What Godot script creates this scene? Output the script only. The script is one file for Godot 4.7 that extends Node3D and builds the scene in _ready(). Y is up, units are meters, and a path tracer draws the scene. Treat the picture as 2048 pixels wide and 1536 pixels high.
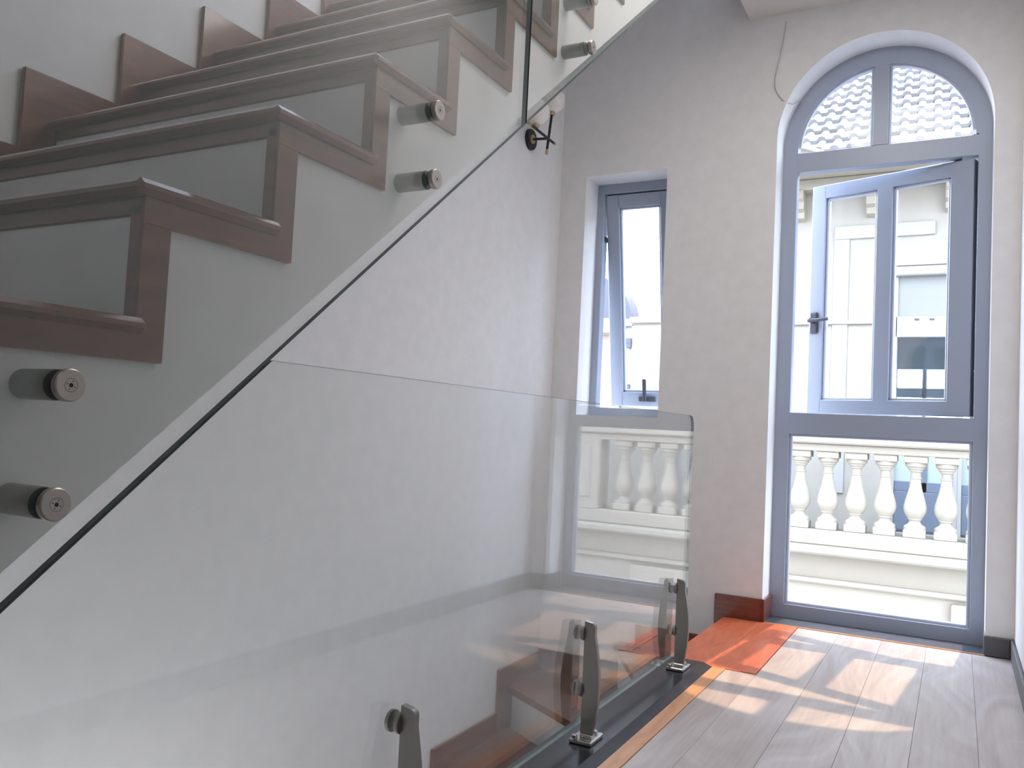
extends Node3D

# ---------------------------------------------------------------- helpers
var taken := {}
var M := {}

func tag(o, label := "", category := "", group := "", kind := ""):
	if label != "": o.set_meta("label", label)
	if category != "": o.set_meta("category", category)
	if group != "": o.set_meta("group", group)
	if kind != "": o.set_meta("kind", kind)
	return o

func numbered(called: String) -> String:
	if not taken.has(called):
		taken[called] = 0
		return called
	taken[called] += 1
	return "%s_%03d" % [called, taken[called]]

func st_new() -> SurfaceTool:
	var st := SurfaceTool.new()
	st.begin(Mesh.PRIMITIVE_TRIANGLES)
	return st

func put_mesh(st: SurfaceTool) -> ArrayMesh:
	st.generate_normals()
	return st.commit()

func obj(called: String, st: SurfaceTool, m: Material, parent: Node = null) -> MeshInstance3D:
	return inst(called, put_mesh(st), m, parent)

func inst(called: String, mesh: Mesh, m: Material, parent: Node = null) -> MeshInstance3D:
	var o := MeshInstance3D.new()
	o.mesh = mesh
	o.material_override = m
	if parent == null:
		o.name = numbered(called)
		add_child(o, true)
	else:
		o.name = called
		var n := 0
		while parent.has_node(NodePath(o.name)):
			n += 1
			o.name = "%s_%03d" % [called, n]
		parent.add_child(o, true)
	return o

func thing(called: String, label := "", category := "", group := "", at := Vector3.ZERO, kind := "") -> Node3D:
	var o := Node3D.new()
	o.name = numbered(called)
	add_child(o, true)
	o.position = at
	tag(o, label, category, group, kind)
	return o

func sub(called: String, parent: Node3D) -> Node3D:
	var o := Node3D.new()
	o.name = called
	parent.add_child(o, true)
	return o

func tri(st: SurfaceTool, a: Vector3, b: Vector3, c: Vector3, out: Vector3, smooth := -1) -> void:
	st.set_smooth_group(smooth)
	if (b - a).cross(c - a).dot(out) > 0.0:
		st.add_vertex(a); st.add_vertex(c); st.add_vertex(b)
	else:
		st.add_vertex(a); st.add_vertex(b); st.add_vertex(c)

func quad(st: SurfaceTool, a: Vector3, b: Vector3, c: Vector3, d: Vector3, out: Vector3, smooth := -1) -> void:
	tri(st, a, b, c, out, smooth)
	tri(st, a, c, d, out, smooth)

# a box between two corners with chamfered edges
func bx(st: SurfaceTool, lo: Vector3, hi: Vector3, bev := 0.0) -> void:
	var c := (lo + hi) / 2.0
	var h := (hi - lo).abs() / 2.0
	var b: float = min(bev, min(h.x, min(h.y, h.z)) * 0.95)
	var ax := [Vector3.RIGHT, Vector3.UP, Vector3.BACK]
	for i in 3:
		var j: int = (i + 1) % 3
		var k: int = (i + 2) % 3
		for s in [-1.0, 1.0]:
			var f: Vector3 = c + ax[i] * h[i] * s
			var p: Vector3 = ax[j] * (h[j] - b)
			var q: Vector3 = ax[k] * (h[k] - b)
			quad(st, f - p - q, f + p - q, f + p + q, f - p + q, ax[i] * s)
	if b <= 0.0:
		return
	for i in 3:
		var j: int = (i + 1) % 3
		var k: int = (i + 2) % 3
		for s in [-1.0, 1.0]:
			for t in [-1.0, 1.0]:
				var e: Vector3 = ax[k] * (h[k] - b)
				var p1: Vector3 = c + ax[i] * s * h[i] + ax[j] * t * (h[j] - b)
				var p2: Vector3 = c + ax[i] * s * (h[i] - b) + ax[j] * t * h[j]
				quad(st, p1 - e, p1 + e, p2 + e, p2 - e, ax[i] * s + ax[j] * t)
	for s in [-1.0, 1.0]:
		for t in [-1.0, 1.0]:
			for r in [-1.0, 1.0]:
				var d := Vector3(s, t, r)
				tri(st, c + d * Vector3(h.x, h.y - b, h.z - b), c + d * Vector3(h.x - b, h.y, h.z - b), c + d * Vector3(h.x - b, h.y - b, h.z), d)

# a flat outline in the plane (u, v) pushed along w
func prism(st: SurfaceTool, pts: PackedVector2Array, o: Vector3, u: Vector3, v: Vector3, w: Vector3, smooth_sides := false) -> void:
	var area := 0.0
	var n := pts.size()
	for i in n:
		area += pts[i].cross(pts[(i + 1) % n])
	var idx := Geometry2D.triangulate_polygon(pts)
	for i in range(0, idx.size(), 3):
		var a := o + u * pts[idx[i]].x + v * pts[idx[i]].y
		var b := o + u * pts[idx[i + 1]].x + v * pts[idx[i + 1]].y
		var c := o + u * pts[idx[i + 2]].x + v * pts[idx[i + 2]].y
		tri(st, a, b, c, -w)
		tri(st, a + w, b + w, c + w, w)
	for i in n:
		var p := pts[i]
		var q := pts[(i + 1) % n]
		var e := q - p
		var out := (u * e.y - v * e.x) * signf(area)
		var a := o + u * p.x + v * p.y
		var b := o + u * q.x + v * q.y
		quad(st, a, b, b + w, a + w, out, 1 if smooth_sides else -1)

# a profile of (radius, height) turned round the axis
func lathe(st: SurfaceTool, prof: Array, o: Vector3, axis: Vector3, seg := 32, smooth := true) -> void:
	var ax := axis.normalized()
	var u := ax.cross(Vector3.UP if absf(ax.y) < 0.9 else Vector3.RIGHT).normalized()
	var v := ax.cross(u)
	for i in prof.size() - 1:
		var a: Vector2 = prof[i]
		var b: Vector2 = prof[i + 1]
		var nr: float = b.y - a.y
		var na: float = a.x - b.x
		var g: int = 10 + i if smooth else -1
		if smooth and i > 0:
			var pz: Vector2 = prof[i - 1]
			if absf((a - pz).angle_to(b - a)) < 0.7:
				g = -2
		for k in seg:
			var t0 := TAU * k / seg
			var t1 := TAU * (k + 1) / seg
			var d0 := u * cos(t0) + v * sin(t0)
			var d1 := u * cos(t1) + v * sin(t1)
			var out := (d0 + d1) * 0.5 * signf(1.0) * nr + ax * na
			if prof.size() > 1 and nr == 0.0 and na == 0.0:
				continue
			var p0 := o + d0 * a.x + ax * a.y
			var p1 := o + d1 * a.x + ax * a.y
			var q0 := o + d0 * b.x + ax * b.y
			var q1 := o + d1 * b.x + ax * b.y
			var sg := 1 if g == -2 else (1 + (i % 2) if smooth else -1)
			if a.x > 1e-6:
				tri(st, p0, p1, q1 if b.x > 1e-6 else q0, out, sg)
			if b.x > 1e-6:
				tri(st, p0, q1, q0, out, sg)

func tube(st: SurfaceTool, pts: Array, r: float, seg := 8) -> void:
	var rings := []
	for i in pts.size():
		var d: Vector3 = (pts[min(i + 1, pts.size() - 1)] - pts[max(i - 1, 0)]).normalized()
		var u := d.cross(Vector3.UP if absf(d.y) < 0.9 else Vector3.RIGHT).normalized()
		if i > 0:
			var pu: Vector3 = rings[i - 1][1]
			u = (pu - d * pu.dot(d)).normalized()
		rings.append([d, u])
	for i in pts.size() - 1:
		for k in seg:
			var q := []
			for e in [[i, k], [i, k + 1], [i + 1, k + 1], [i + 1, k]]:
				var dd: Vector3 = rings[e[0]][0]
				var uu: Vector3 = rings[e[0]][1]
				var t: float = TAU * e[1] / seg
				q.append(pts[e[0]] + (uu * cos(t) + dd.cross(uu) * sin(t)) * r)
			quad(st, q[0], q[1], q[2], q[3], (q[0] + q[1] + q[2] + q[3]) / 4.0 - (pts[i] + pts[i + 1]) / 2.0, 1)
	for e in [0, pts.size() - 1]:
		var dd: Vector3 = rings[e][0]
		var uu: Vector3 = rings[e][1]
		for k in seg:
			var t0 := TAU * k / seg
			var t1 := TAU * (k + 1) / seg
			tri(st, pts[e], pts[e] + (uu * cos(t0) + dd.cross(uu) * sin(t0)) * r, pts[e] + (uu * cos(t1) + dd.cross(uu) * sin(t1)) * r, dd * (-1.0 if e == 0 else 1.0))

func ball(st: SurfaceTool, c: Vector3, r: float, rings := 18, seg := 28) -> void:
	var prof := []
	for i in rings + 1:
		var t := PI * i / rings
		prof.append(Vector2(sin(t) * r, -cos(t) * r))
	prof[0] = Vector2(0, -r)
	prof[rings] = Vector2(0, r)
	for i in rings:
		for k in seg:
			var q := []
			for e in [[i, k], [i, k + 1], [i + 1, k + 1], [i + 1, k]]:
				var t: float = TAU * e[1] / seg
				q.append(c + Vector3(cos(t) * prof[e[0]].x, prof[e[0]].y, sin(t) * prof[e[0]].x))
			var out: Vector3 = (q[0] + q[1] + q[2] + q[3]) / 4.0 - c
			if i == 0:
				tri(st, q[0], q[2], q[3], out, 1)
			elif i == rings - 1:
				tri(st, q[0], q[1], q[2], out, 1)
			else:
				quad(st, q[0], q[1], q[2], q[3], out, 1)

# ---------------------------------------------------------------- materials
func mat(c: Color, rough := 0.6, metal := 0.0) -> StandardMaterial3D:
	var m := StandardMaterial3D.new()
	m.albedo_color = c
	m.roughness = rough
	m.metallic = metal
	return m

func grain_image(sz: int, sd: int, fx: float, fy: float, lo: Color, mid: Color, hi: Color, cath := 0.0) -> ImageTexture:
	var n1 := FastNoiseLite.new()
	n1.seed = sd; n1.frequency = 1.0; n1.fractal_octaves = 4
	var n2 := FastNoiseLite.new()
	n2.seed = sd + 7; n2.frequency = 1.0; n2.fractal_octaves = 2
	var im := Image.create(sz, sz, false, Image.FORMAT_RGB8)
	for y in sz:
		for x in sz:
			var a := float(x) / sz
			var b := float(y) / sz
			var w := n2.get_noise_2d(a * fx * 0.12, b * fy * 0.6)
			var v := n1.get_noise_2d(a * fx + w * cath, b * fy) * 0.75 + n1.get_noise_2d(a * fx * 5.0 + 40.0, b * fy * 2.0) * 0.35 + w * 0.5
			v = clampf(v * 0.8 + 0.5, 0.0, 1.0)
			var c := lo.lerp(mid, v * 2.0) if v < 0.5 else mid.lerp(hi, v * 2.0 - 1.0)
			im.set_pixel(x, y, c)
	return ImageTexture.create_from_image(im)

func noise_tex(sd: int, freq: float, a: Color, b: Color, size := 512) -> NoiseTexture2D:
	var t := NoiseTexture2D.new()
	t.width = size; t.height = size; t.seamless = true
	var n := FastNoiseLite.new()
	n.seed = sd; n.frequency = freq; n.fractal_octaves = 4
	t.noise = n
	var g := Gradient.new()
	g.set_color(0, a); g.set_color(1, b)
	t.color_ramp = g
	return t

func tri_tex(m: StandardMaterial3D, t: Texture2D, scale: Vector3, off := Vector3.ZERO, sharp := 8.0) -> StandardMaterial3D:
	m.albedo_texture = t
	m.uv1_triplanar = true
	m.uv1_world_triplanar = true
	m.uv1_triplanar_sharpness = sharp
	m.uv1_scale = scale
	m.uv1_offset = off
	return m

func glass(c: Color, a: float) -> StandardMaterial3D:
	var m := mat(Color(c.r, c.g, c.b, a), 0.0)
	m.transparency = BaseMaterial3D.TRANSPARENCY_ALPHA
	return m

func make_materials() -> void:
	M.paint = tri_tex(mat(Color(0.915, 0.912, 0.912), 0.55), noise_tex(3, 0.02, Color(0.97, 0.97, 0.97), Color(1, 1, 1)), Vector3.ONE)
	var pn := NoiseTexture2D.new()
	pn.width = 512; pn.height = 512; pn.seamless = true
	var fn := FastNoiseLite.new()
	fn.seed = 5; fn.frequency = 0.03; fn.fractal_octaves = 3
	pn.noise = fn
	M.paint.heightmap_enabled = true
	M.paint.heightmap_texture = pn
	M.paint.heightmap_scale = 0.035
	M.ceiling = mat(Color(0.86, 0.84, 0.82), 0.7)
	var wood := grain_image(512, 11, 4.0, 34.0, Color(0.36, 0.15, 0.085), Color(0.42, 0.185, 0.11), Color(0.48, 0.22, 0.135), 1.5)
	M.wood = tri_tex(mat(Color.WHITE, 0.32), wood, Vector3(0.9, 0.9, 0.9), Vector3(0.13, 0.37, 0.21))
	M.wood.clearcoat_enabled = true; M.wood.clearcoat = 0.7; M.wood.clearcoat_roughness = 0.12
	var woodz := grain_image(512, 12, 34.0, 4.0, Color(0.80, 0.40, 0.26), Color(0.86, 0.45, 0.30), Color(0.90, 0.50, 0.35), 1.5)
	M.wood_board = tri_tex(mat(Color.WHITE, 0.3), woodz, Vector3(0.9, 0.9, 0.9), Vector3(0.13, 0.37, 0.21))
	M.wood_edge = tri_tex(mat(Color(1.0, 0.98, 0.92), 0.4), grain_image(256, 19, 30.0, 3.0, Color(0.76, 0.55, 0.41), Color(0.82, 0.61, 0.46), Color(0.87, 0.66, 0.51), 1.0), Vector3.ONE)
	for i in 3:
		var t := grain_image(640, 30 + i * 9, 26.0, 2.6, Color(0.68, 0.635, 0.62), Color(0.75, 0.71, 0.695), Color(0.80, 0.77, 0.76), 3.2)
		M["plank%d" % i] = tri_tex(mat(Color.WHITE, 0.36), t, Vector3(0.5, 0.5, 0.5), Vector3(0.5, 0, -0.04))
	M.frame = mat(Color(0.62, 0.655, 0.72), 0.38, 0.1)
	M.bead = mat(Color(0.70, 0.735, 0.80), 0.35, 0.1)
	var ve := FastNoiseLite.new()
	ve.seed = 23; ve.frequency = 0.012; ve.fractal_type = FastNoiseLite.FRACTAL_RIDGED; ve.fractal_octaves = 3
	var vt := NoiseTexture2D.new()
	vt.width = 512; vt.height = 512; vt.seamless = true; vt.noise = ve
	var g := Gradient.new()
	g.offsets = PackedFloat32Array([0.0, 0.86, 0.95, 1.0])
	g.colors = PackedColorArray([Color(0.10, 0.11, 0.135), Color(0.145, 0.155, 0.185), Color(0.22, 0.235, 0.265), Color(0.5, 0.5, 0.52)])
	vt.color_ramp = g
	M.stone = tri_tex(mat(Color.WHITE, 0.22), vt, Vector3(1.7, 1.7, 1.7))
	var g2 := Gradient.new()
	g2.offsets = PackedFloat32Array([0.0, 0.84, 0.95, 1.0])
	g2.colors = PackedColorArray([Color(0.24, 0.255, 0.29), Color(0.30, 0.315, 0.35), Color(0.42, 0.43, 0.46), Color(0.78, 0.78, 0.8)])
	var vt2 := NoiseTexture2D.new()
	vt2.width = 512; vt2.height = 512; vt2.seamless = true; vt2.noise = ve; vt2.color_ramp = g2
	M.stone_lit = tri_tex(mat(Color.WHITE, 0.35), vt2, Vector3(2.3, 2.3, 2.3))  # threshold copy of the black stone, sky reflection painted in as lighter colour
	M.steel = mat(Color(0.53, 0.52, 0.51), 0.36, 0.6)
	M.chrome = mat(Color(0.78, 0.77, 0.76), 0.16, 1.0)
	M.brushed = mat(Color(0.70, 0.68, 0.66), 0.38, 0.85)
	M.rubber = mat(Color(0.10, 0.105, 0.11), 0.6)
	M.glass = glass(Color(0.56, 0.72, 0.67), 0.065)
	M.pane = glass(Color(0.75, 0.8, 0.8), 0.02)
	M.pane.metallic_specular = 0.3
	M.glass_edge = mat(Color(0.27, 0.30, 0.305), 0.6)
	M.glass_edge.metallic_specular = 0.2
	M.glass_edge_pale = mat(Color(0.50, 0.56, 0.55), 0.5)
	M.base_grey = mat(Color(0.36, 0.355, 0.36), 0.55)
	M.black = mat(Color(0.06, 0.06, 0.07), 0.45)
	M.brass = mat(Color(0.74, 0.66, 0.50), 0.3, 0.7)
	M.opal = mat(Color(0.93, 0.92, 0.90), 0.25)
	M.opal.subsurf_scatter_enabled = true; M.opal.subsurf_scatter_strength = 0.3
	M.wire = mat(Color(0.74, 0.73, 0.71), 0.6)
	M.handle = mat(Color(0.30, 0.31, 0.35), 0.4, 0.3)
	# outside
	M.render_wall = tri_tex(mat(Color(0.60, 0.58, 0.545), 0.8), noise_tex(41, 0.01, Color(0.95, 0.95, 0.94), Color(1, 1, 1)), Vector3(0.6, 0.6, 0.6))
	M.render_shade = mat(Color(0.60, 0.595, 0.59), 0.8)
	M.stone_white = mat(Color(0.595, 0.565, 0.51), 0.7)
	for i in 3:
		M["tile%d" % i] = mat([Color(0.49, 0.485, 0.49), Color(0.525, 0.52, 0.52), Color(0.46, 0.455, 0.46)][i], 0.6)
	M.door_frame = mat(Color(0.60, 0.595, 0.59), 0.5)
	M.door_dark = mat(Color(0.36, 0.40, 0.46), 0.5)
	M.room_dark = mat(Color(0.90, 0.91, 0.92), 0.8)
	M.reflection_frame = mat(Color(0.62, 0.72, 0.82), 0.7)  # bars and arch standing in for the reflection in the door glass
	M.blind = mat(Color(0.50, 0.505, 0.50), 0.6)
	M.frost = mat(Color(0.60, 0.64, 0.62), 0.5)
	M.pink_wall = mat(Color(0.82, 0.72, 0.68), 0.8)

# ---------------------------------------------------------------- measured places
const ZW := -3.84      # inner face of the window wall
const ZF := -4.0       # inner face of the window frames
const XL := -1.832     # left wall
const XR := 0.207      # right wall
const XS := -0.9185    # face of the upper flight
const XG := -0.846     # face of the glass guards
const RISE := 0.1758
const RUN := 0.2227

func step_y(k: int) -> float: return 1.091 + RISE * (k - 1)
func step_z(k: int) -> float: return -0.675 - RUN * (k - 1)

func _ready() -> void:
	make_materials()
	# ---- camera
	var cam := Camera3D.new()
	cam.name = "camera"
	cam.position = Vector3(0, 0.8, 0)
	cam.rotation_degrees = Vector3(3.0377, 28.2389, 2.8343)
	cam.fov = 49.4416
	cam.near = 0.05
	cam.far = 200.0
	add_child(cam)
	cam.current = true
	# ---- sky and exposure
	var env := Environment.new()
	env.background_mode = Environment.BG_SKY
	var sky := Sky.new()
	var sm := ProceduralSkyMaterial.new()
	sm.sky_top_color = Color(0.80, 0.87, 0.97)
	sm.sky_horizon_color = Color(0.95, 0.965, 0.985)
	sm.ground_bottom_color = Color(0.62, 0.60, 0.57)
	sm.ground_horizon_color = Color(0.85, 0.85, 0.84)
	sm.sky_energy_multiplier = 2.8
	sm.ground_energy_multiplier = 0.5
	sky.sky_material = sm
	env.sky = sky
	env.tonemap_mode = Environment.TONE_MAPPER_LINEAR
	env.tonemap_exposure = 1.15
	env.sdfgi_enabled = true
	env.ssao_enabled = true
	env.ssil_enabled = true
	var we := WorldEnvironment.new()
	we.name = "world"
	we.environment = env
	add_child(we)
	# ---- sun
	var sun := DirectionalLight3D.new()
	sun.name = "sun"
	sun.light_energy = 1.1
	sun.light_color = Color(1.0, 0.85, 0.69)
	sun.light_angular_distance = 0.6
	sun.sky_mode = DirectionalLight3D.SKY_MODE_LIGHT_ONLY
	sun.shadow_enabled = true
	sun.basis = Basis.looking_at(Vector3(-0.055, -1.0, 0.6).normalized(), Vector3.UP)
	add_child(sun)
	build_fill_lights()
	build_shell()
	build_windows()
	build_floor()
	build_upper_stair()
	build_lower_stair()
	build_guards()
	build_sconce()
	build_outside()

func build_fill_lights() -> void:  # unseen ceiling panels and wall light, added to brighten the interior
	for e in [["long white fill light panel added out of view over the landing near the windows", -2.3, 1.55], ["long white fill light panel added out of view over the landing behind the camera", 0.9, 0.06]]:
		var t := thing("added_fill_panel", e[0], "fill light", "", Vector3(-0.35, 2.76, e[1]))
		var st := st_new()
		for s in [-1.0, 1.0]:
			bx(st, Vector3(s * 0.31 - 0.012, -0.014, -0.622), Vector3(s * 0.31 + 0.012, 0.0, 0.622), 0.003)
			bx(st, Vector3(-0.3, -0.014, s * 0.61 - 0.012), Vector3(0.3, 0.0, s * 0.61 + 0.012), 0.003)
		obj("frame", st, M.ceiling, t)
		st = st_new()
		bx(st, Vector3(-0.3, -0.01, -0.6), Vector3(0.3, 0.0, 0.6))
		var dm := mat(Color(0.95, 0.95, 0.95), 0.5)
		dm.emission_enabled = true
		dm.emission = Color(1.0, 0.97, 0.94)
		dm.emission_energy_multiplier = 0.6
		obj("diffuser", st, dm, t)
		var l := AreaLight3D.new()
		l.name = "fill_panel_light"
		l.area_size = Vector2(0.6, 1.2)
		l.light_energy = e[2]
		l.light_color = Color(1.0, 0.975, 0.95)
		l.area_range = 12.0
		l.shadow_enabled = true
		l.position = Vector3(0, -0.016, 0)
		l.basis = Basis.looking_at(Vector3(0, -1, 0), Vector3(0, 0, -1))
		t.add_child(l)
	# added fill light hidden under the landing edge, brightening the lower left wall
	var wl := thing("added_wall_fill", "long slim white fill light added out of view below the landing edge", "wall lamp", "", Vector3(-0.918, -0.95, -0.75))
	var s2 := st_new()
	bx(s2, Vector3(-0.02, -0.15, -0.6), Vector3(0.0, 0.15, 0.6), 0.004)
	obj("housing", s2, M.ceiling, wl)
	s2 = st_new()
	bx(s2, Vector3(-0.028, -0.14, -0.59), Vector3(-0.019, 0.14, 0.59), 0.003)
	var wm := mat(Color(0.95, 0.95, 0.95), 0.5)
	wm.emission_enabled = true
	wm.emission = Color(1, 1, 1)
	wm.emission_energy_multiplier = 0.5
	obj("diffuser", s2, wm, wl)
	var al := AreaLight3D.new()
	al.name = "wall_fill_light"
	al.area_size = Vector2(1.18, 0.28)
	al.light_energy = 1.5
	al.light_color = Color(0.98, 0.99, 1.0)
	al.area_range = 12.0
	al.shadow_enabled = true
	al.position = Vector3(-0.034, 0, 0)
	al.basis = Basis.looking_at(Vector3(-1, 0, 0), Vector3.UP)
	wl.add_child(al)

# ---------------------------------------------------------------- the room
func build_shell() -> void:
	# window wall with its openings cut through
	var wb := CSGCombiner3D.new()
	wb.name = "wall_back"
	tag(wb, "", "", "", "structure")
	var solid := CSGBox3D.new()
	solid.name = "wall_solid"
	solid.size = Vector3(2.6, 8.6, 0.2)
	solid.position = Vector3(-0.8, 1.5, -3.94)
	solid.material = M.paint
	wb.add_child(solid)
	cut(wb, Vector3(-0.322, 1.085, -3.94), Vector3(0.86, 2.17, 0.4))
	var cy := CSGCylinder3D.new()
	cy.name = "arch_cut"
	cy.radius = 0.43
	cy.height = 0.4
	cy.sides = 96
	cy.smooth_faces = true
	cy.operation = CSGShape3D.OPERATION_SUBTRACTION
	cy.material = M.paint
	cy.rotation.x = PI / 2
	cy.position = Vector3(-0.322, 2.17, -3.94)
	wb.add_child(cy)
	cut(wb, Vector3(-1.478, 1.49, -3.94), Vector3(0.425, 1.21, 0.4))
	cut(wb, Vector3(-0.85, 4.3, -3.94), Vector3(1.86, 2.0, 0.4))  # opening for the added upper window
	add_child(wb, true)
	var st := st_new()
	bx(st, Vector3(XL - 0.16, -2.8, -4.04), Vector3(XL, 5.8, 2.6))
	tag(obj("wall_left", st, M.paint), "", "", "", "structure")
	st = st_new()
	bx(st, Vector3(XR, -0.2, -4.04), Vector3(XR + 0.16, 5.8, 2.6))
	tag(obj("wall_right", st, M.paint), "", "", "", "structure")
	st = st_new()
	bx(st, Vector3(XL - 0.16, -2.8, 2.44), Vector3(XR + 0.16, 5.8, 2.6))
	tag(obj("wall_front", st, M.paint), "", "", "", "structure")
	st = st_new()
	bx(st, Vector3(-0.894, 2.76, ZW), Vector3(XR, 2.98, 2.44))
	tag(obj("ceiling", st, M.ceiling), "", "", "", "structure")
	st = st_new()
	bx(st, Vector3(XL - 0.16, 5.6, -4.04), Vector3(XR + 0.16, 5.8, 2.6))
	tag(obj("ceiling", st, M.ceiling), "", "", "", "structure")
	st = st_new()
	bx(st, Vector3(XL - 0.16, -3.0, -4.04), Vector3(XR + 0.16, -2.8, 2.6))
	tag(obj("floor_below", st, M.base_grey), "", "", "", "structure")
	st = st_new()
	bx(st, Vector3(-0.915, -2.8, ZW), Vector3(-0.78, -0.2, 2.44))
	tag(obj("wall_below", st, M.paint), "", "", "", "structure")
	# baseboards
	st = st_new()
	bx(st, Vector3(0.104, 0, ZW), Vector3(XR - 0.012, 0.078, ZW + 0.014), 0.004)
	bx(st, Vector3(0.104, 0, ZF + 0.02), Vector3(0.117, 0.078, ZW + 0.014), 0.004)
	tag(obj("baseboard_back", st, M.base_grey), "", "", "", "structure")
	st = st_new()
	bx(st, Vector3(XR - 0.013, 0, ZW), Vector3(XR, 0.078, 2.44), 0.004)
	tag(obj("baseboard_right", st, M.base_grey), "", "", "", "structure")
	st = st_new()
	bx(st, Vector3(-0.96, 0.0, ZW), Vector3(-0.74, 0.1, ZW + 0.014), 0.003)
	bx(st, Vector3(-0.76, 0.0, ZF + 0.005), Vector3(-0.738, 0.1, ZW + 0.014), 0.003)
	tag(obj("trim_1", st, M.wood), "", "", "", "structure")
	# thin loose wire running down the wall into the window reveal
	st = st_new()
	var w := [Vector3(-0.728, 2.72, ZW + 0.004), Vector3(-0.732, 2.69, ZW + 0.004), Vector3(-0.74, 2.624, ZW + 0.005), Vector3(-0.752, 2.556, ZW + 0.005), Vector3(-0.763, 2.499, ZW + 0.006), Vector3(-0.771, 2.458, ZW + 0.006), Vector3(-0.770, 2.418, ZW + 0.006), Vector3(-0.757, 2.385, ZW + 0.008), Vector3(-0.735, 2.355, ZW + 0.006), Vector3(-0.718, 2.345, ZW - 0.01), Vector3(-0.70, 2.352, -3.9), Vector3(-0.685, 2.385, -3.96), Vector3(-0.68, 2.40, -3.995)]
	tube(st, w, 0.0022, 6)
	tag(obj("loose_wire", st, M.wire), "thin pale wire hanging down the wall and hooked into the arched window reveal", "wire")

func cut(parent: CSGCombiner3D, at: Vector3, size: Vector3) -> void:
	var b := CSGBox3D.new()
	b.name = "opening_cut"
	b.size = size
	b.position = at
	b.operation = CSGShape3D.OPERATION_SUBTRACTION
	b.material = M.paint
	parent.add_child(b, true)

func arc(cx: float, cy: float, r: float, a0: float, a1: float, n: int) -> PackedVector2Array:
	var p := PackedVector2Array()
	for i in n + 1:
		var t := deg_to_rad(lerpf(a0, a1, float(i) / n))
		p.append(Vector2(cx + r * cos(t), cy + r * sin(t)))
	return p

func lever(parent: Node3D, at: Vector3, dir: Vector3, plate: Vector3) -> void:
	var h := sub("handle", parent)
	h.position = at
	var st := st_new()
	bx(st, Vector3(-plate.x / 2, -plate.y / 2, 0), Vector3(plate.x / 2, plate.y / 2, plate.z), 0.004)
	obj("back_plate", st, M.handle, h)
	st = st_new()
	lathe(st, [Vector2(0, 0), Vector2(0.008, 0), Vector2(0.008, 0.03), Vector2(0, 0.03)], Vector3(0, 0, plate.z), Vector3.BACK, 16)
	var e := dir * 0.105
	tube(st, [Vector3(0, 0, plate.z + 0.026) - dir * 0.01, Vector3(0, 0, plate.z + 0.028) + dir * 0.02, Vector3(0, 0, plate.z + 0.03) + e], 0.0085, 10)
	obj("lever", st, M.handle, h)

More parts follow.
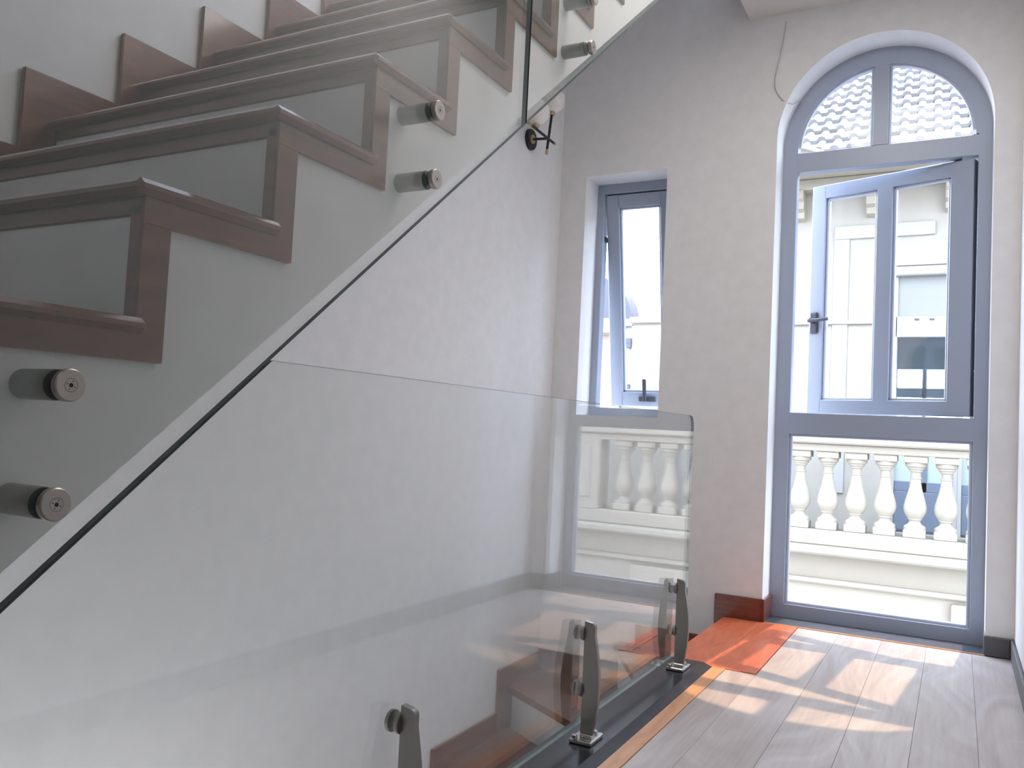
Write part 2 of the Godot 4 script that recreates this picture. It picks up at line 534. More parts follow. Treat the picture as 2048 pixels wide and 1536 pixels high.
func build_windows() -> void:
	var D := 0.06
	var W := Vector3(0, 0, -D)
	var zf := Vector3(0, 0, ZF)
	# --- arched window
	var w1 := thing("window_1", "", "", "", Vector3.ZERO, "structure")
	var cx := -0.322
	var cy := 2.17
	var st := st_new()
	bx(st, Vector3(-0.755, 0.0, ZF - D), Vector3(-0.687, cy + 0.006, ZF - 0.0004), 0.002)
	bx(st, Vector3(0.055, 0.0, ZF - D), Vector3(0.111, cy + 0.006, ZF - 0.0004), 0.002)
	bx(st, Vector3(-0.69, 0.0, ZF - D + 0.0006), Vector3(0.06, 0.064, ZF - 0.0006), 0.002)
	var ring := arc(cx, cy, 0.432, 0, 180, 48)
	var inner := arc(cx, cy - 0.014, 0.366, 180, 0, 48)
	ring.append_array(inner)
	prism(st, ring, zf, Vector3.RIGHT, Vector3.UP, W)
	obj("frame", st, M.frame, w1)
	st = st_new()
	bx(st, Vector3(-0.69, 2.063, ZF - D + 0.0006), Vector3(0.06, 2.153, ZF - 0.0006), 0.002)
	bx(st, Vector3(-0.69, 0.838, ZF - D + 0.0006), Vector3(0.06, 0.937, ZF - 0.0006), 0.002)
	obj("transom", st, M.frame, w1)
	st = st_new()
	bx(st, Vector3(-0.366, 2.152, ZF - D + 0.001), Vector3(-0.30, 2.535, ZF - 0.001), 0.003)
	obj("mullion", st, M.frame, w1)
	# glazing beads
	st = st_new()
	var bz0 := ZF - 0.034
	var bz1 := ZF - 0.012
	bx(st, Vector3(-0.688, 0.062, bz0), Vector3(-0.674, 0.84, bz1), 0.003)
	bx(st, Vector3(0.042, 0.062, bz0), Vector3(0.056, 0.84, bz1), 0.003)
	bx(st, Vector3(-0.676, 0.062, bz0), Vector3(0.044, 0.077, bz1), 0.003)
	bx(st, Vector3(-0.676, 0.828, bz0), Vector3(0.044, 0.84, bz1), 0.003)
	var r1 := arc(cx, cy - 0.01, 0.368, 4, 176, 48)
	r1.append_array(arc(cx, cy - 0.01, 0.354, 176, 4, 48))
	prism(st, r1, Vector3(0, 0, bz1), Vector3.RIGHT, Vector3.UP, Vector3(0, 0, bz0 - bz1))
	bx(st, Vector3(-0.301, 2.15, bz0), Vector3(-0.289, 2.515, bz1), 0.003)
	bx(st, Vector3(-0.377, 2.15, bz0), Vector3(-0.365, 2.512, bz1), 0.003)
	obj("glazing_bead", st, M.bead, w1)
	# panes
	st = st_new()
	bx(st, Vector3(-0.68, 0.07, ZF - 0.046), Vector3(0.048, 0.834, ZF - 0.041))
	obj("pane", st, M.pane, w1)
	for s in [-1.0, 1.0]:
		st = st_new()
		var p := PackedVector2Array()
		var x0: float = cx + s * 0.028 + (0.0)
		p.append(Vector2(x0, 2.148))
		for i in 25:
			var t := deg_to_rad(lerpf(2.0, 86.0, i / 24.0))
			p.append(Vector2(cx + s * 0.36 * cos(t), cy - 0.01 + 0.36 * sin(t)))
		prism(st, p, Vector3(0, 0, ZF - 0.041), Vector3.RIGHT, Vector3.UP, Vector3(0, 0, -0.005))
		obj("pane", st, M.pane, w1)
	# casement swung outwards, hinged at the right
	var sash := sub("sash", w1)
	sash.position = Vector3(0.05, 0, ZF - 0.03)
	sash.rotation_degrees.y = -18.5
	var y0 := 0.944
	var y1 := 2.056
	var L := -0.733
	st = st_new()
	bx(st, Vector3(L, y0, -0.03), Vector3(L + 0.07, y1, 0.022), 0.003)
	bx(st, Vector3(-0.098, y0, -0.03), Vector3(-0.004, y1, 0.022), 0.003)
	bx(st, Vector3(L + 0.06, y0, -0.03), Vector3(-0.09, y0 + 0.066, 0.022), 0.003)
	bx(st, Vector3(L + 0.06, y1 - 0.066, -0.03), Vector3(-0.09, y1, 0.022), 0.003)
	bx(st, Vector3(-0.417, y0 + 0.06, -0.03), Vector3(-0.345, y1 - 0.06, 0.022), 0.003)
	obj("sash_frame", st, M.frame, sash)
	st = st_new()
	for a in [[L + 0.069, -0.416], [-0.346, -0.097]]:
		bx(st, Vector3(a[0], y0 + 0.064, -0.012), Vector3(a[0] + 0.013, y1 - 0.064, 0.01), 0.003)
		bx(st, Vector3(a[1] - 0.013, y0 + 0.064, -0.012), Vector3(a[1], y1 - 0.064, 0.01), 0.003)
		bx(st, Vector3(a[0], y0 + 0.064, -0.012), Vector3(a[1], y0 + 0.077, 0.01), 0.003)
		bx(st, Vector3(a[0], y1 - 0.077, -0.012), Vector3(a[1], y1 - 0.064, 0.01), 0.003)
	obj("sash_bead", st, M.bead, sash)
	for a in [[L + 0.075, -0.41], [-0.34, -0.103]]:
		st = st_new()
		bx(st, Vector3(a[0], y0 + 0.068, -0.019), Vector3(a[1], y1 - 0.068, -0.014))
		obj("sash_pane", st, M.pane, sash)
	var pull := obj_plain_handle(sash, Vector3(L + 0.028, 1.382, 0.022))
	pull.name = "sash_handle"
	st = st_new()
	bx(st, Vector3(-0.30, y1 + 0.001, -0.012), Vector3(-0.06, y1 + 0.007, 0.002), 0.001)
	obj("stay_arm", st, M.brushed, sash)
	# --- small window with a top hung vent
	var w2 := thing("window_2", "", "", "", Vector3.ZERO, "structure")
	st = st_new()
	var xa := -1.697
	var xb := -1.258
	bx(st, Vector3(xa, 0.88, ZF - D), Vector3(xa + 0.045, 2.1, ZF), 0.003)
	bx(st, Vector3(xb - 0.045, 0.88, ZF - D), Vector3(xb, 2.1, ZF), 0.003)
	bx(st, Vector3(xa + 0.04, 0.88, ZF - D), Vector3(xb - 0.04, 0.93, ZF), 0.003)
	bx(st, Vector3(xa + 0.04, 2.045, ZF - D), Vector3(xb - 0.04, 2.1, ZF), 0.003)
	obj("frame", st, M.frame, w2)
	var vent := sub("sash", w2)
	vent.position = Vector3(0, 2.042, ZF - 0.03)
	vent.rotation_degrees.x = 10.2
	var va := xa + 0.049
	var vb := xb - 0.049
	var vh := -1.106
	st = st_new()
	bx(st, Vector3(va, vh, -0.03), Vector3(va + 0.07, 0, 0.022), 0.003)
	bx(st, Vector3(vb - 0.05, vh, -0.03), Vector3(vb, 0, 0.022), 0.003)
	bx(st, Vector3(va + 0.06, vh, -0.03), Vector3(vb - 0.04, vh + 0.075, 0.022), 0.003)
	bx(st, Vector3(va + 0.06, -0.068, -0.03), Vector3(vb - 0.04, 0, 0.022), 0.003)
	obj("sash_frame", st, M.frame, vent)
	st = st_new()
	bx(st, Vector3(va + 0.069, vh + 0.074, -0.012), Vector3(va + 0.081, -0.067, 0.01), 0.003)
	bx(st, Vector3(vb - 0.062, vh + 0.074, -0.012), Vector3(vb - 0.049, -0.067, 0.01), 0.003)
	bx(st, Vector3(va + 0.069, vh + 0.074, -0.012), Vector3(vb - 0.049, vh + 0.086, 0.01), 0.003)
	bx(st, Vector3(va + 0.069, -0.079, -0.012), Vector3(vb - 0.049, -0.067, 0.01), 0.003)
	obj("sash_bead", st, M.bead, vent)
	st = st_new()
	bx(st, Vector3(va + 0.075, vh + 0.08, -0.019), Vector3(vb - 0.055, -0.072, -0.014))
	obj("sash_pane", st, M.pane, vent)
	st = st_new()
	bx(st, Vector3(-0.045, -0.014, 0), Vector3(0.045, 0.014, 0.012), 0.003)
	bx(st, Vector3(-0.017, -0.01, 0.012), Vector3(0.003, 0.01, 0.03), 0.003)
	bx(st, Vector3(-0.017, -0.012, 0.022), Vector3(0.003, 0.108, 0.034), 0.004)
	var vhd := obj("sash_handle", st, M.handle, vent)
	vhd.position = Vector3((va + vb) / 2 + 0.035, vh + 0.04, 0.022)
	st = st_new()
	bx(st, Vector3(va - 0.004, 1.80, ZF - 0.085), Vector3(va + 0.004, 1.825, ZF - 0.02), 0.001)
	bx(st, Vector3(va - 0.004, 1.79, ZF - 0.085), Vector3(va + 0.004, 1.84, ZF - 0.075), 0.001)
	obj("stay_arm", st, M.handle, w2)
	# --- unseen window added on the floor above to light the stairwell
	var w3 := thing("added_window_3", "", "", "", Vector3.ZERO, "structure")
	st = st_new()
	bx(st, Vector3(-1.78, 3.3, ZF - D), Vector3(-1.72, 5.3, ZF), 0.003)
	bx(st, Vector3(0.02, 3.3, ZF - D), Vector3(0.08, 5.3, ZF), 0.003)
	bx(st, Vector3(-1.73, 3.3, ZF - D), Vector3(0.03, 3.36, ZF), 0.003)
	bx(st, Vector3(-1.73, 5.24, ZF - D), Vector3(0.03, 5.3, ZF), 0.003)
	bx(st, Vector3(-0.88, 3.35, ZF - D), Vector3(-0.82, 5.25, ZF), 0.003)
	obj("frame", st, M.frame, w3)
	# black stone threshold under the arched window
	st = st_new()
	bx(st, Vector3(-0.752, -0.03, ZF - 0.005), Vector3(0.108, 0.003, ZW + 0.006), 0.002)
	tag(obj("stone_threshold", st, M.stone_lit), "narrow dark veined stone threshold at the foot of the arched window", "threshold")

func obj_plain_handle(parent: Node3D, at: Vector3) -> MeshInstance3D:
	var st := st_new()
	bx(st, Vector3(-0.019, -0.052, 0), Vector3(0.019, 0.052, 0.014), 0.005)
	lathe(st, [Vector2(0.012, 0.0), Vector2(0.012, 0.03), Vector2(0, 0.03)], Vector3(0, 0.008, 0.012), Vector3.BACK, 16)
	tube(st, [Vector3(-0.014, 0.008, 0.036), Vector3(0.03, 0.009, 0.038), Vector3(0.085, 0.012, 0.038)], 0.0085, 10)
	var o := obj("handle_lever", st, M.handle, parent)
	o.position = at
	return o

# ---------------------------------------------------------------- floor
func build_floor() -> void:
	var st := st_new()
	bx(st, Vector3(-0.915, -0.2, ZW), Vector3(XR, -0.016, 2.44))
	var fl := obj("floor", st, M.base_grey)
	tag(fl, "", "", "", "structure")
	var seams := [-0.699, -0.595, -0.427, -0.262, -0.0965, 0.0625, XR]
	var z_end := ZW + 0.014
	for i in 6:
		var a: float = seams[i]
		var b: float = seams[i + 1]
		var far := -2.972 if i == 0 else z_end
		var joint: float = [-1.2, -1.45, -0.9, -1.7, -1.1, -1.5][i]
		var zz := [far, joint, joint + 1.9, 2.44]
		for j in 3:
			st = st_new()
			bx(st, Vector3(a + 0.0003, -0.016, zz[j] + 0.0003), Vector3(b - 0.0003, 0.0, zz[j + 1] - 0.0003), 0.0008)
			obj("plank", st, M["plank%d" % ((i * 2 + j) % 3)], fl)
	# red wood boards of the landing between glass and window
	var xs := [-0.916, -0.757, -0.6465, -0.596]
	for i in 3:
		st = st_new()
		bx(st, Vector3(xs[i] + (0.0 if i == 0 else 0.0006), -0.016, z_end), Vector3(xs[i + 1] - 0.0006, 0.002 if i < 2 else 0.004, -2.974), 0.0016)
		obj("board", st, M.wood_board, fl)
	st = st_new()
	bx(st, Vector3(-0.745, -0.012, -2.972), Vector3(-0.6995, 0.003, 2.44), 0.0015)
	obj("edging_strip", st, M.wood_edge, fl)
	st = st_new()
	bx(st, Vector3(-0.74, -0.012, z_end - 0.001), Vector3(0.108, 0.004, ZW + 0.004), 0.0015)
	obj("edging_strip", st, M.wood_edge, fl)
	# kerb
	st = st_new()
	var p := PackedVector2Array([Vector2(-0.915, -0.012), Vector2(-0.7455, -0.012), Vector2(-0.7455, 0.001), Vector2(-0.776, 0.012), Vector2(-0.912, 0.012), Vector2(-0.915, 0.009)])
	prism(st, p, Vector3(0, 0, -2.972), Vector3.RIGHT, Vector3.UP, Vector3(0, 0, 3.1))
	tag(obj("stone_kerb", st, M.stone), "long polished black stone kerb carrying the steel glass posts along the stairwell edge", "kerb")

# ---------------------------------------------------------------- upper flight
func build_upper_stair() -> void:
	var s := thing("staircase", "white staircase with dark red wood treads climbing behind the glass guard", "staircase")
	var k0 := -5
	var k1 := 14
	var pts := PackedVector2Array()   # (z, y)
	for k in range(k0, k1 + 1):
		pts.append(Vector2(step_z(k) - 0.026, (step_y(k - 1) if k > k0 else 0.0) - (0.02 if k > k0 else 0.0)))
		pts.append(Vector2(step_z(k) - 0.026, step_y(k) - 0.02))
	pts.append(Vector2(ZW + 0.002, step_y(k1) - 0.02))
	pts.append(Vector2(ZW + 0.002, edge_y(ZW)))
	pts.append(Vector2(0.1686 / 0.8061, 0.0))
	var st := st_new()
	prism(st, pts, Vector3(XL + 0.002, 0, 0), Vector3(0, 0, 1), Vector3.UP, Vector3(XS - XL - 0.002, 0, 0))
	obj("stair_body", st, M.paint, s)
	for k in range(k0, k1 + 1):
		var y := step_y(k)
		var z := step_z(k)
		st = st_new()
		bx(st, Vector3(XL + 0.002, y - 0.02, z - RUN - 0.03), Vector3(-0.9, y, z), 0.007)
		obj("tread", st, M.wood, s)
		var yb: float = step_y(k - 1) if k > k0 else 0.0
		st = st_new()
		bx(st, Vector3(XL + 0.002, yb, z - 0.03), Vector3(-0.937, y - 0.042, z - 0.022))
		obj("riser", st, M.paint, s)
		st = st_new()
		bx(st, Vector3(XL + 0.002, y - 0.044, z - 0.03), Vector3(-0.915, y - 0.02, z - 0.018), 0.002)
		bx(st, Vector3(-0.938, yb, z - 0.03), Vector3(-0.915, y - 0.03, z - 0.018), 0.002)
		obj("riser_trim", st, M.wood, s)
		if k < k1:
			var zn := step_z(k + 1) - 0.019
			var L := PackedVector2Array([Vector2(z - 0.019, y - 0.054), Vector2(z - 0.019, y - 0.0195), Vector2(zn, y - 0.0195), Vector2(zn, y + RISE - 0.0545), Vector2(zn - 0.042, y + RISE - 0.0545), Vector2(zn - 0.042, y - 0.054)])
			st = st_new()
			prism(st, L, Vector3(XS - 0.002, 0, 0), Vector3(0, 0, 1), Vector3.UP, Vector3(0.009, 0, 0))
			obj("fascia", st, M.wood, s)
	# stepped skirting against the left wall
	for k in range(-5, 9):
		var top := 1.541 + 0.180 * k
		var zf := -1.058 - 0.232 * k
		st = st_new()
		bx(st, Vector3(XL + 0.002, top - 0.24, zf - 0.26), Vector3(XL + 0.014, top, zf), 0.003)
		obj("skirting", st, M.wood, s)

func edge_y(z: float) -> float:
	return 0.1686 - 0.8061 * z

# ---------------------------------------------------------------- lower flight with winders
func build_lower_stair() -> void:
	var s := thing("winder_staircase", "dark red wood winder stairs going down behind the lower glass", "staircase")
	var N := Vector2(-0.918, -2.97)
	var A := Vector2(-0.918, ZW + 0.003)
	var B := Vector2(-1.417, ZW + 0.003)
	var Cc := Vector2(XL + 0.003, ZW + 0.003)
	var Dd := Vector2(XL + 0.003, -3.525)
	var E := Vector2(XL + 0.003, -2.97)
	var lv := [-0.19, -0.39, -0.585]
	var polys := [PackedVector2Array([N, A, B]), PackedVector2Array([N, B, Cc, Dd]), PackedVector2Array([N, Dd, E])]
	for i in 3:
		var st := st_new()
		prism(st, polys[i], Vector3(0, lv[i] - 0.03, 0), Vector3.RIGHT, Vector3.BACK, Vector3(0, 0.03, 0))
		# nosing over the riser below
		var front: Array = [[N, B], [N, Dd], [N, E]][i]
		var d: Vector2 = (front[1] - front[0]).normalized()
		front = [front[0] + d * 0.03, front[1] - d * 0.03]
		var nrm := Vector2(-d.y, d.x)
		if nrm.y < 0: nrm = -nrm
		prism(st, PackedVector2Array([front[0], front[1], front[1] + nrm * 0.025, front[0] + nrm * 0.025]), Vector3(0, lv[i] - 0.03, 0), Vector3.RIGHT, Vector3.BACK, Vector3(0, 0.03, 0))
		obj("tread", st, M.wood, s)
		st = st_new()
		prism(st, PackedVector2Array([front[0], front[1], front[1] - nrm * 0.02, front[0] - nrm * 0.02]), Vector3(0, lv[i] - 0.22, 0), Vector3.RIGHT, Vector3.BACK, Vector3(0, 0.19, 0))
		obj("riser", st, M.paint, s)
	var st := st_new()
	bx(st, Vector3(-0.93, -0.19, ZW + 0.002), Vector3(-0.916, -0.014, -2.975))
	obj("riser", st, M.wood, s)
	for i in 8:
		var y := -0.77 - 0.183 * i
		var z := -2.97 + 0.225 * i
		st = st_new()
		bx(st, Vector3(XL + 0.002, y - 0.03, z - 0.01), Vector3(-0.918, y, z + 0.25), 0.006)
		obj("tread", st, M.wood, s)
		st = st_new()
		bx(st, Vector3(XL + 0.002, y - 0.19, z + 0.205), Vector3(-0.918, y - 0.03, z + 0.225))
		obj("riser", st, M.paint, s)
		st = st_new()
		bx(st, Vector3(XL + 0.002, y - 0.25, z), Vector3(XL + 0.014, y + 0.095, z + 0.32), 0.003)
		obj("skirting", st, M.wood, s)
	st = st_new()
	bx(st, Vector3(XL + 0.002, -0.62, -3.4), Vector3(XL + 0.014, -0.492, -2.874), 0.003)
	obj("skirting", st, M.wood, s)
	st = st_new()
	bx(st, Vector3(XL + 0.002, -0.62, ZW + 0.002), Vector3(XL + 0.0145, -0.3, -3.4), 0.003)
	obj("skirting", st, M.wood, s)
	st = st_new()
	bx(st, Vector3(XL + 0.002, -0.42, ZW + 0.002), Vector3(-1.32, -0.29, ZW + 0.014), 0.003)
	bx(st, Vector3(-1.33, -0.3, ZW + 0.002), Vector3(-0.955, -0.096, ZW + 0.0142), 0.003)
	bx(st, Vector3(-0.96, -0.2, ZW + 0.002), Vector3(-0.916, 0.09, ZW + 0.0144), 0.003)
	obj("skirting", st, M.wood, s)

# ---------------------------------------------------------------- glass guards
func guard(called: String, pts: PackedVector2Array, label: String, edge_mat: Material, x_front := XG, th := 0.01) -> void:
	# pts are (z, y)
	var t := thing(called, label, "glass panel")
	var a := st_new()
	var idx := Geometry2D.triangulate_polygon(pts)
	for i in range(0, idx.size(), 3):
		for e in [[x_front, 1.0], [x_front - th, -1.0]]:
			tri(a, Vector3(e[0], pts[idx[i]].y, pts[idx[i]].x), Vector3(e[0], pts[idx[i + 1]].y, pts[idx[i + 1]].x), Vector3(e[0], pts[idx[i + 2]].y, pts[idx[i + 2]].x), Vector3(e[1], 0, 0))
	obj("pane", a, M.glass, t)
	var b := st_new()
	var n := pts.size()
	var area := 0.0
	for i in n:
		area += pts[i].cross(pts[(i + 1) % n])
	for i in n:
		var p := pts[i]
		var q := pts[(i + 1) % n]
		var e := q - p
		var out := Vector3(0, -e.x, e.y) * signf(area)
		quad(b, Vector3(x_front, p.y, p.x), Vector3(x_front, q.y, q.x), Vector3(x_front - th, q.y, q.x), Vector3(x_front - th, p.y, p.x), out)
	obj("edge", b, edge_mat, t)

func glass_y(z: float) -> float:
	return 0.1746 - 0.8168 * z

func standoff(y: float, z: float, label: String) -> void:
	var t := thing("standoff", label, "standoff", "steel standoffs of the glass guard", Vector3(0, y, z))
	var st := st_new()
	lathe(st, [Vector2(0, XS), Vector2(0.0172, XS), Vector2(0.0172, XG - 0.0125), Vector2(0, XG - 0.0125)], Vector3.ZERO, Vector3.RIGHT, 40)
	obj("barrel", st, M.steel, t)
	st = st_new()
	lathe(st, [Vector2(0, XG - 0.0125), Vector2(0.0165, XG - 0.0125), Vector2(0.0165, XG - 0.0102), Vector2(0, XG - 0.0102)], Vector3.ZERO, Vector3.RIGHT, 40)
	lathe(st, [Vector2(0, XG + 0.0002), Vector2(0.0165, XG + 0.0002), Vector2(0.0165, XG + 0.0022), Vector2(0, XG + 0.0022)], Vector3.ZERO, Vector3.RIGHT, 40)
	obj("gasket", st, M.rubber, t)
	st = st_new()
	lathe(st, [Vector2(0, XG + 0.0022), Vector2(0.0172, XG + 0.0022), Vector2(0.0178, XG + 0.003), Vector2(0.0178, XG + 0.0095), Vector2(0.0165, XG + 0.011), Vector2(0.0076, XG + 0.011), Vector2(0.0072, XG + 0.0104), Vector2(0.0068, XG + 0.011), Vector2(0.0024, XG + 0.011), Vector2(0.0024, XG + 0.008), Vector2(0, XG + 0.008)], Vector3.ZERO, Vector3.RIGHT, 40)
	obj("cap", st, M.brushed, t)
	st = st_new()
	lathe(st, [Vector2(0, XG + 0.0085), Vector2(0.0024, XG + 0.0085), Vector2(0.0024, XG + 0.0112), Vector2(0, XG + 0.0112)], Vector3.ZERO, Vector3.RIGHT, 6, false)
	for i in 4:
		var d := Vector3(0, sin(PI / 2 * i + 0.4), cos(PI / 2 * i + 0.4)) * 0.0046
		lathe(st, [Vector2(0, XG + 0.0105), Vector2(0.0007, XG + 0.0105), Vector2(0.0007, XG + 0.0112), Vector2(0, XG + 0.0112)], d, Vector3.RIGHT, 8, false)
	obj("socket", st, M.black, t)

func make_post() -> Node3D:
	var t := thing("glass_post", "", "glass clamp post", "steel posts holding the lower glass")
	var x0 := -0.838
	# blade: straight towards the glass, bowed on the other side
	var p := PackedVector2Array()
	p.append(Vector2(x0, 0.012))
	p.append(Vector2(x0 + 0.033, 0.012))
	for i in 17:
		var f := i / 16.0
		var y := lerpf(0.03, 0.268, f)
		p.append(Vector2(x0 + lerpf(0.033, 0.029, f) + 0.014 * sin(PI * pow(f, 0.95)), y))
	for i in 7:
		var a := deg_to_rad(lerpf(8, 84, i / 6.0))
		p.append(Vector2(x0 + 0.017 + 0.012 * cos(a), 0.287 + 0.012 * sin(a)))
	p.append(Vector2(x0, 0.302))
	var st := st_new()
	prism(st, p, Vector3(0, 0, -0.007), Vector3.RIGHT, Vector3.UP, Vector3(0, 0, 0.014))
	obj("blade", st, M.steel, t)
	st = st_new()
	bx(st, Vector3(-0.857, 0.0, -0.052), Vector3(-0.797, 0.011, 0.036), 0.0025)
	bx(st, Vector3(x0 + 0.0005, 0.01, -0.012), Vector3(x0 + 0.0335, 0.02, 0.012), 0.002)
	obj("base_plate", st, M.chrome, t)
	for e in [Vector3(-0.815, 0.011, -0.036), Vector3(-0.846, 0.011, 0.024)]:
		st = st_new()
		lathe(st, [Vector2(0, 0), Vector2(0.0075, 0), Vector2(0.0075, 0.0065), Vector2(0.006, 0.008), Vector2(0, 0.008)], e, Vector3.UP, 20)
		obj("bolt", st, M.chrome, t)
	for y in [0.27, 0.128]:
		st = st_new()
		lathe(st, [Vector2(0, x0 + 0.001), Vector2(0.0175, x0 + 0.001), Vector2(0.019, x0 - 0.0005), Vector2(0.019, x0 - 0.004), Vector2(0.0175, x0 - 0.005), Vector2(0.0175, XG + 0.0004), Vector2(0, XG + 0.0004)], Vector3(0, y, 0), Vector3.RIGHT, 36)
		obj("clamp_disc", st, M.steel, t)
		st = st_new()
		lathe(st, [Vector2(0, XG - 0.0105), Vector2(0.019, XG - 0.0105), Vector2(0.019, XG - 0.0165), Vector2(0.017, XG - 0.0185), Vector2(0, XG - 0.0185)], Vector3(0, y, 0), Vector3.RIGHT, 36)
		obj("clamp_disc", st, M.steel, t)
	return t

func build_guards() -> void:
	var zs := -1.580
	guard("glass_guard", PackedVector2Array([Vector2(0.17, glass_y(0.17)), Vector2(0.17, glass_y(0.17) + 1.05), Vector2(zs + 0.003, glass_y(zs) + 1.05), Vector2(zs + 0.003, glass_y(zs + 0.003))]), "long clear glass guard panel fixed to the stair side below the upright seam", M.glass_edge)
	guard("glass_guard", PackedVector2Array([Vector2(zs - 0.003, glass_y(zs - 0.003)), Vector2(zs - 0.003, glass_y(zs) + 1.05), Vector2(-2.95, glass_y(-2.95) + 1.05), Vector2(-2.95, glass_y(-2.95))]), "clear glass guard panel of the stair beyond the upright seam near the ceiling", M.glass_edge)
	var low := PackedVector2Array()
	low.append(Vector2(-2.985, 0.05))
	for i in 7:
		var a := deg_to_rad(lerpf(0, 90, i / 6.0))
		low.append(Vector2(-2.945 - 0.04 * cos(a), 0.838 + 0.04 * sin(a)))
	var g := 0.005
	low.append(Vector2(-0.866, 0.878))
	low.append(Vector2(0.09, glass_y(0.09) - g * 1.3))
	low.append(Vector2(0.135, 0.05))
	guard("glass_guard", low, "large clear glass panel standing along the landing edge, held by steel posts", M.glass_edge_pale)
	standoff(0.8226, -0.562, "brushed steel standoff, upper of the two nearest ones, under the lowest visible tread")
	standoff(0.6960, -0.556, "brushed steel standoff, lowest of all, nearest the diagonal glass edge at far left")
	standoff(1.3665, -1.2295, "brushed steel standoff in front of a wood fascia, just below the upright glass seam")
	standoff(1.2410, -1.232, "brushed steel standoff directly below the one overlapping the wood fascia")
	standoff(1.7770, -1.904, "small steel standoff beyond the upright seam, above the wall sconce")
	standoff(1.9060, -1.904, "steel standoff partly cut by the top of the picture, topmost of all")
	var post := make_post()
	tag(post, "bowed steel glass post nearest the camera, only its top in view", "")
	post.position = Vector3(0, 0.0122, -1.222)
	var labs := ["bowed steel glass post in the middle of the kerb, with its bolted base plate showing", "bowed steel glass post at the far end of the kerb beside the red wood boards"]
	var zz := [-2.028, -2.828]
	for i in 2:
		var c := post.duplicate()
		c.name = numbered("glass_post")
		add_child(c, true)
		c.position = Vector3(0, 0.0122, zz[i])
		c.set_meta("label", labs[i])

# ---------------------------------------------------------------- sconce
func build_sconce() -> void:
	var t := thing("wall_sconce", "black and brass wall sconce with two white glass globes on the left wall", "wall lamp")
	var px := -1.742
	var st := st_new()
	var pc := Vector3(0, 2.181, -3.468)
	lathe(st, [Vector2(0, XL), Vector2(0.05, XL), Vector2(0.05, XL + 0.012), Vector2(0.046, XL + 0.016), Vector2(0, XL + 0.016)], pc, Vector3.RIGHT, 40)
	obj("back_plate", st, M.black, t)
	st = st_new()
	lathe(st, [Vector2(0, XL + 0.016), Vector2(0.022, XL + 0.016), Vector2(0.02, XL + 0.021), Vector2(0, XL + 0.021)], pc, Vector3.RIGHT, 28)
	obj("plate_boss", st, M.brass, t)
	st = st_new()
	tube(st, [Vector3(XL + 0.016, 2.181, -3.468), Vector3(px + 0.004, 2.179, -3.478)], 0.006, 12)
	obj("arm", st, M.black, t)
	var g1 := Vector3(px, 2.377, -3.515)
	st = st_new()
	tube(st, [Vector3(px, 2.31, -3.511), Vector3(px, 2.125, -3.478)], 0.0062, 12)
	obj("rod", st, M.black, t)
	st = st_new()
	tube(st, [Vector3(px + 0.006, 2.179, -3.29), Vector3(px + 0.006, 2.175, -3.535)], 0.0062, 12)
	obj("rod", st, M.black, t)
	st = st_new()
	tube(st, [Vector3(px, 2.126, -3.478), Vector3(px, 2.102, -3.474)], 0.0064, 12)
	obj("rod_tip", st, M.brass, t)
	st = st_new()
	tube(st, [Vector3(px + 0.006, 2.179, -3.292), Vector3(px + 0.006, 2.1795, -3.268)], 0.0064, 12)
	obj("rod_tip", st, M.brass, t)
	st = st_new()
	tube(st, [Vector3(px + 0.006, 2.1752, -3.533), Vector3(px + 0.006, 2.1748, -3.548)], 0.0064, 12)
	obj("rod_tip", st, M.brass, t)
	st = st_new()
	lathe(st, [Vector2(0, 0), Vector2(0.011, 0), Vector2(0.016, 0.008), Vector2(0.016, 0.02), Vector2(0, 0.02)], Vector3(px, 2.303, -3.511), Vector3.UP, 24)
	obj("globe_cup", st, M.brass, t)
	st = st_new()
	lathe(st, [Vector2(0, 0), Vector2(0.011, 0), Vector2(0.016, 0.008), Vector2(0.016, 0.02), Vector2(0, 0.02)], Vector3(px + 0.006, 2.183, -3.342), Vector3.UP, 24)
	obj("globe_cup", st, M.brass, t)
	st = st_new()
	ball(st, g1, 0.06)
	obj("globe", st, M.opal, t)
	st = st_new()
	ball(st, Vector3(px + 0.006, 2.257, -3.345), 0.06)
	obj("globe", st, M.opal, t)

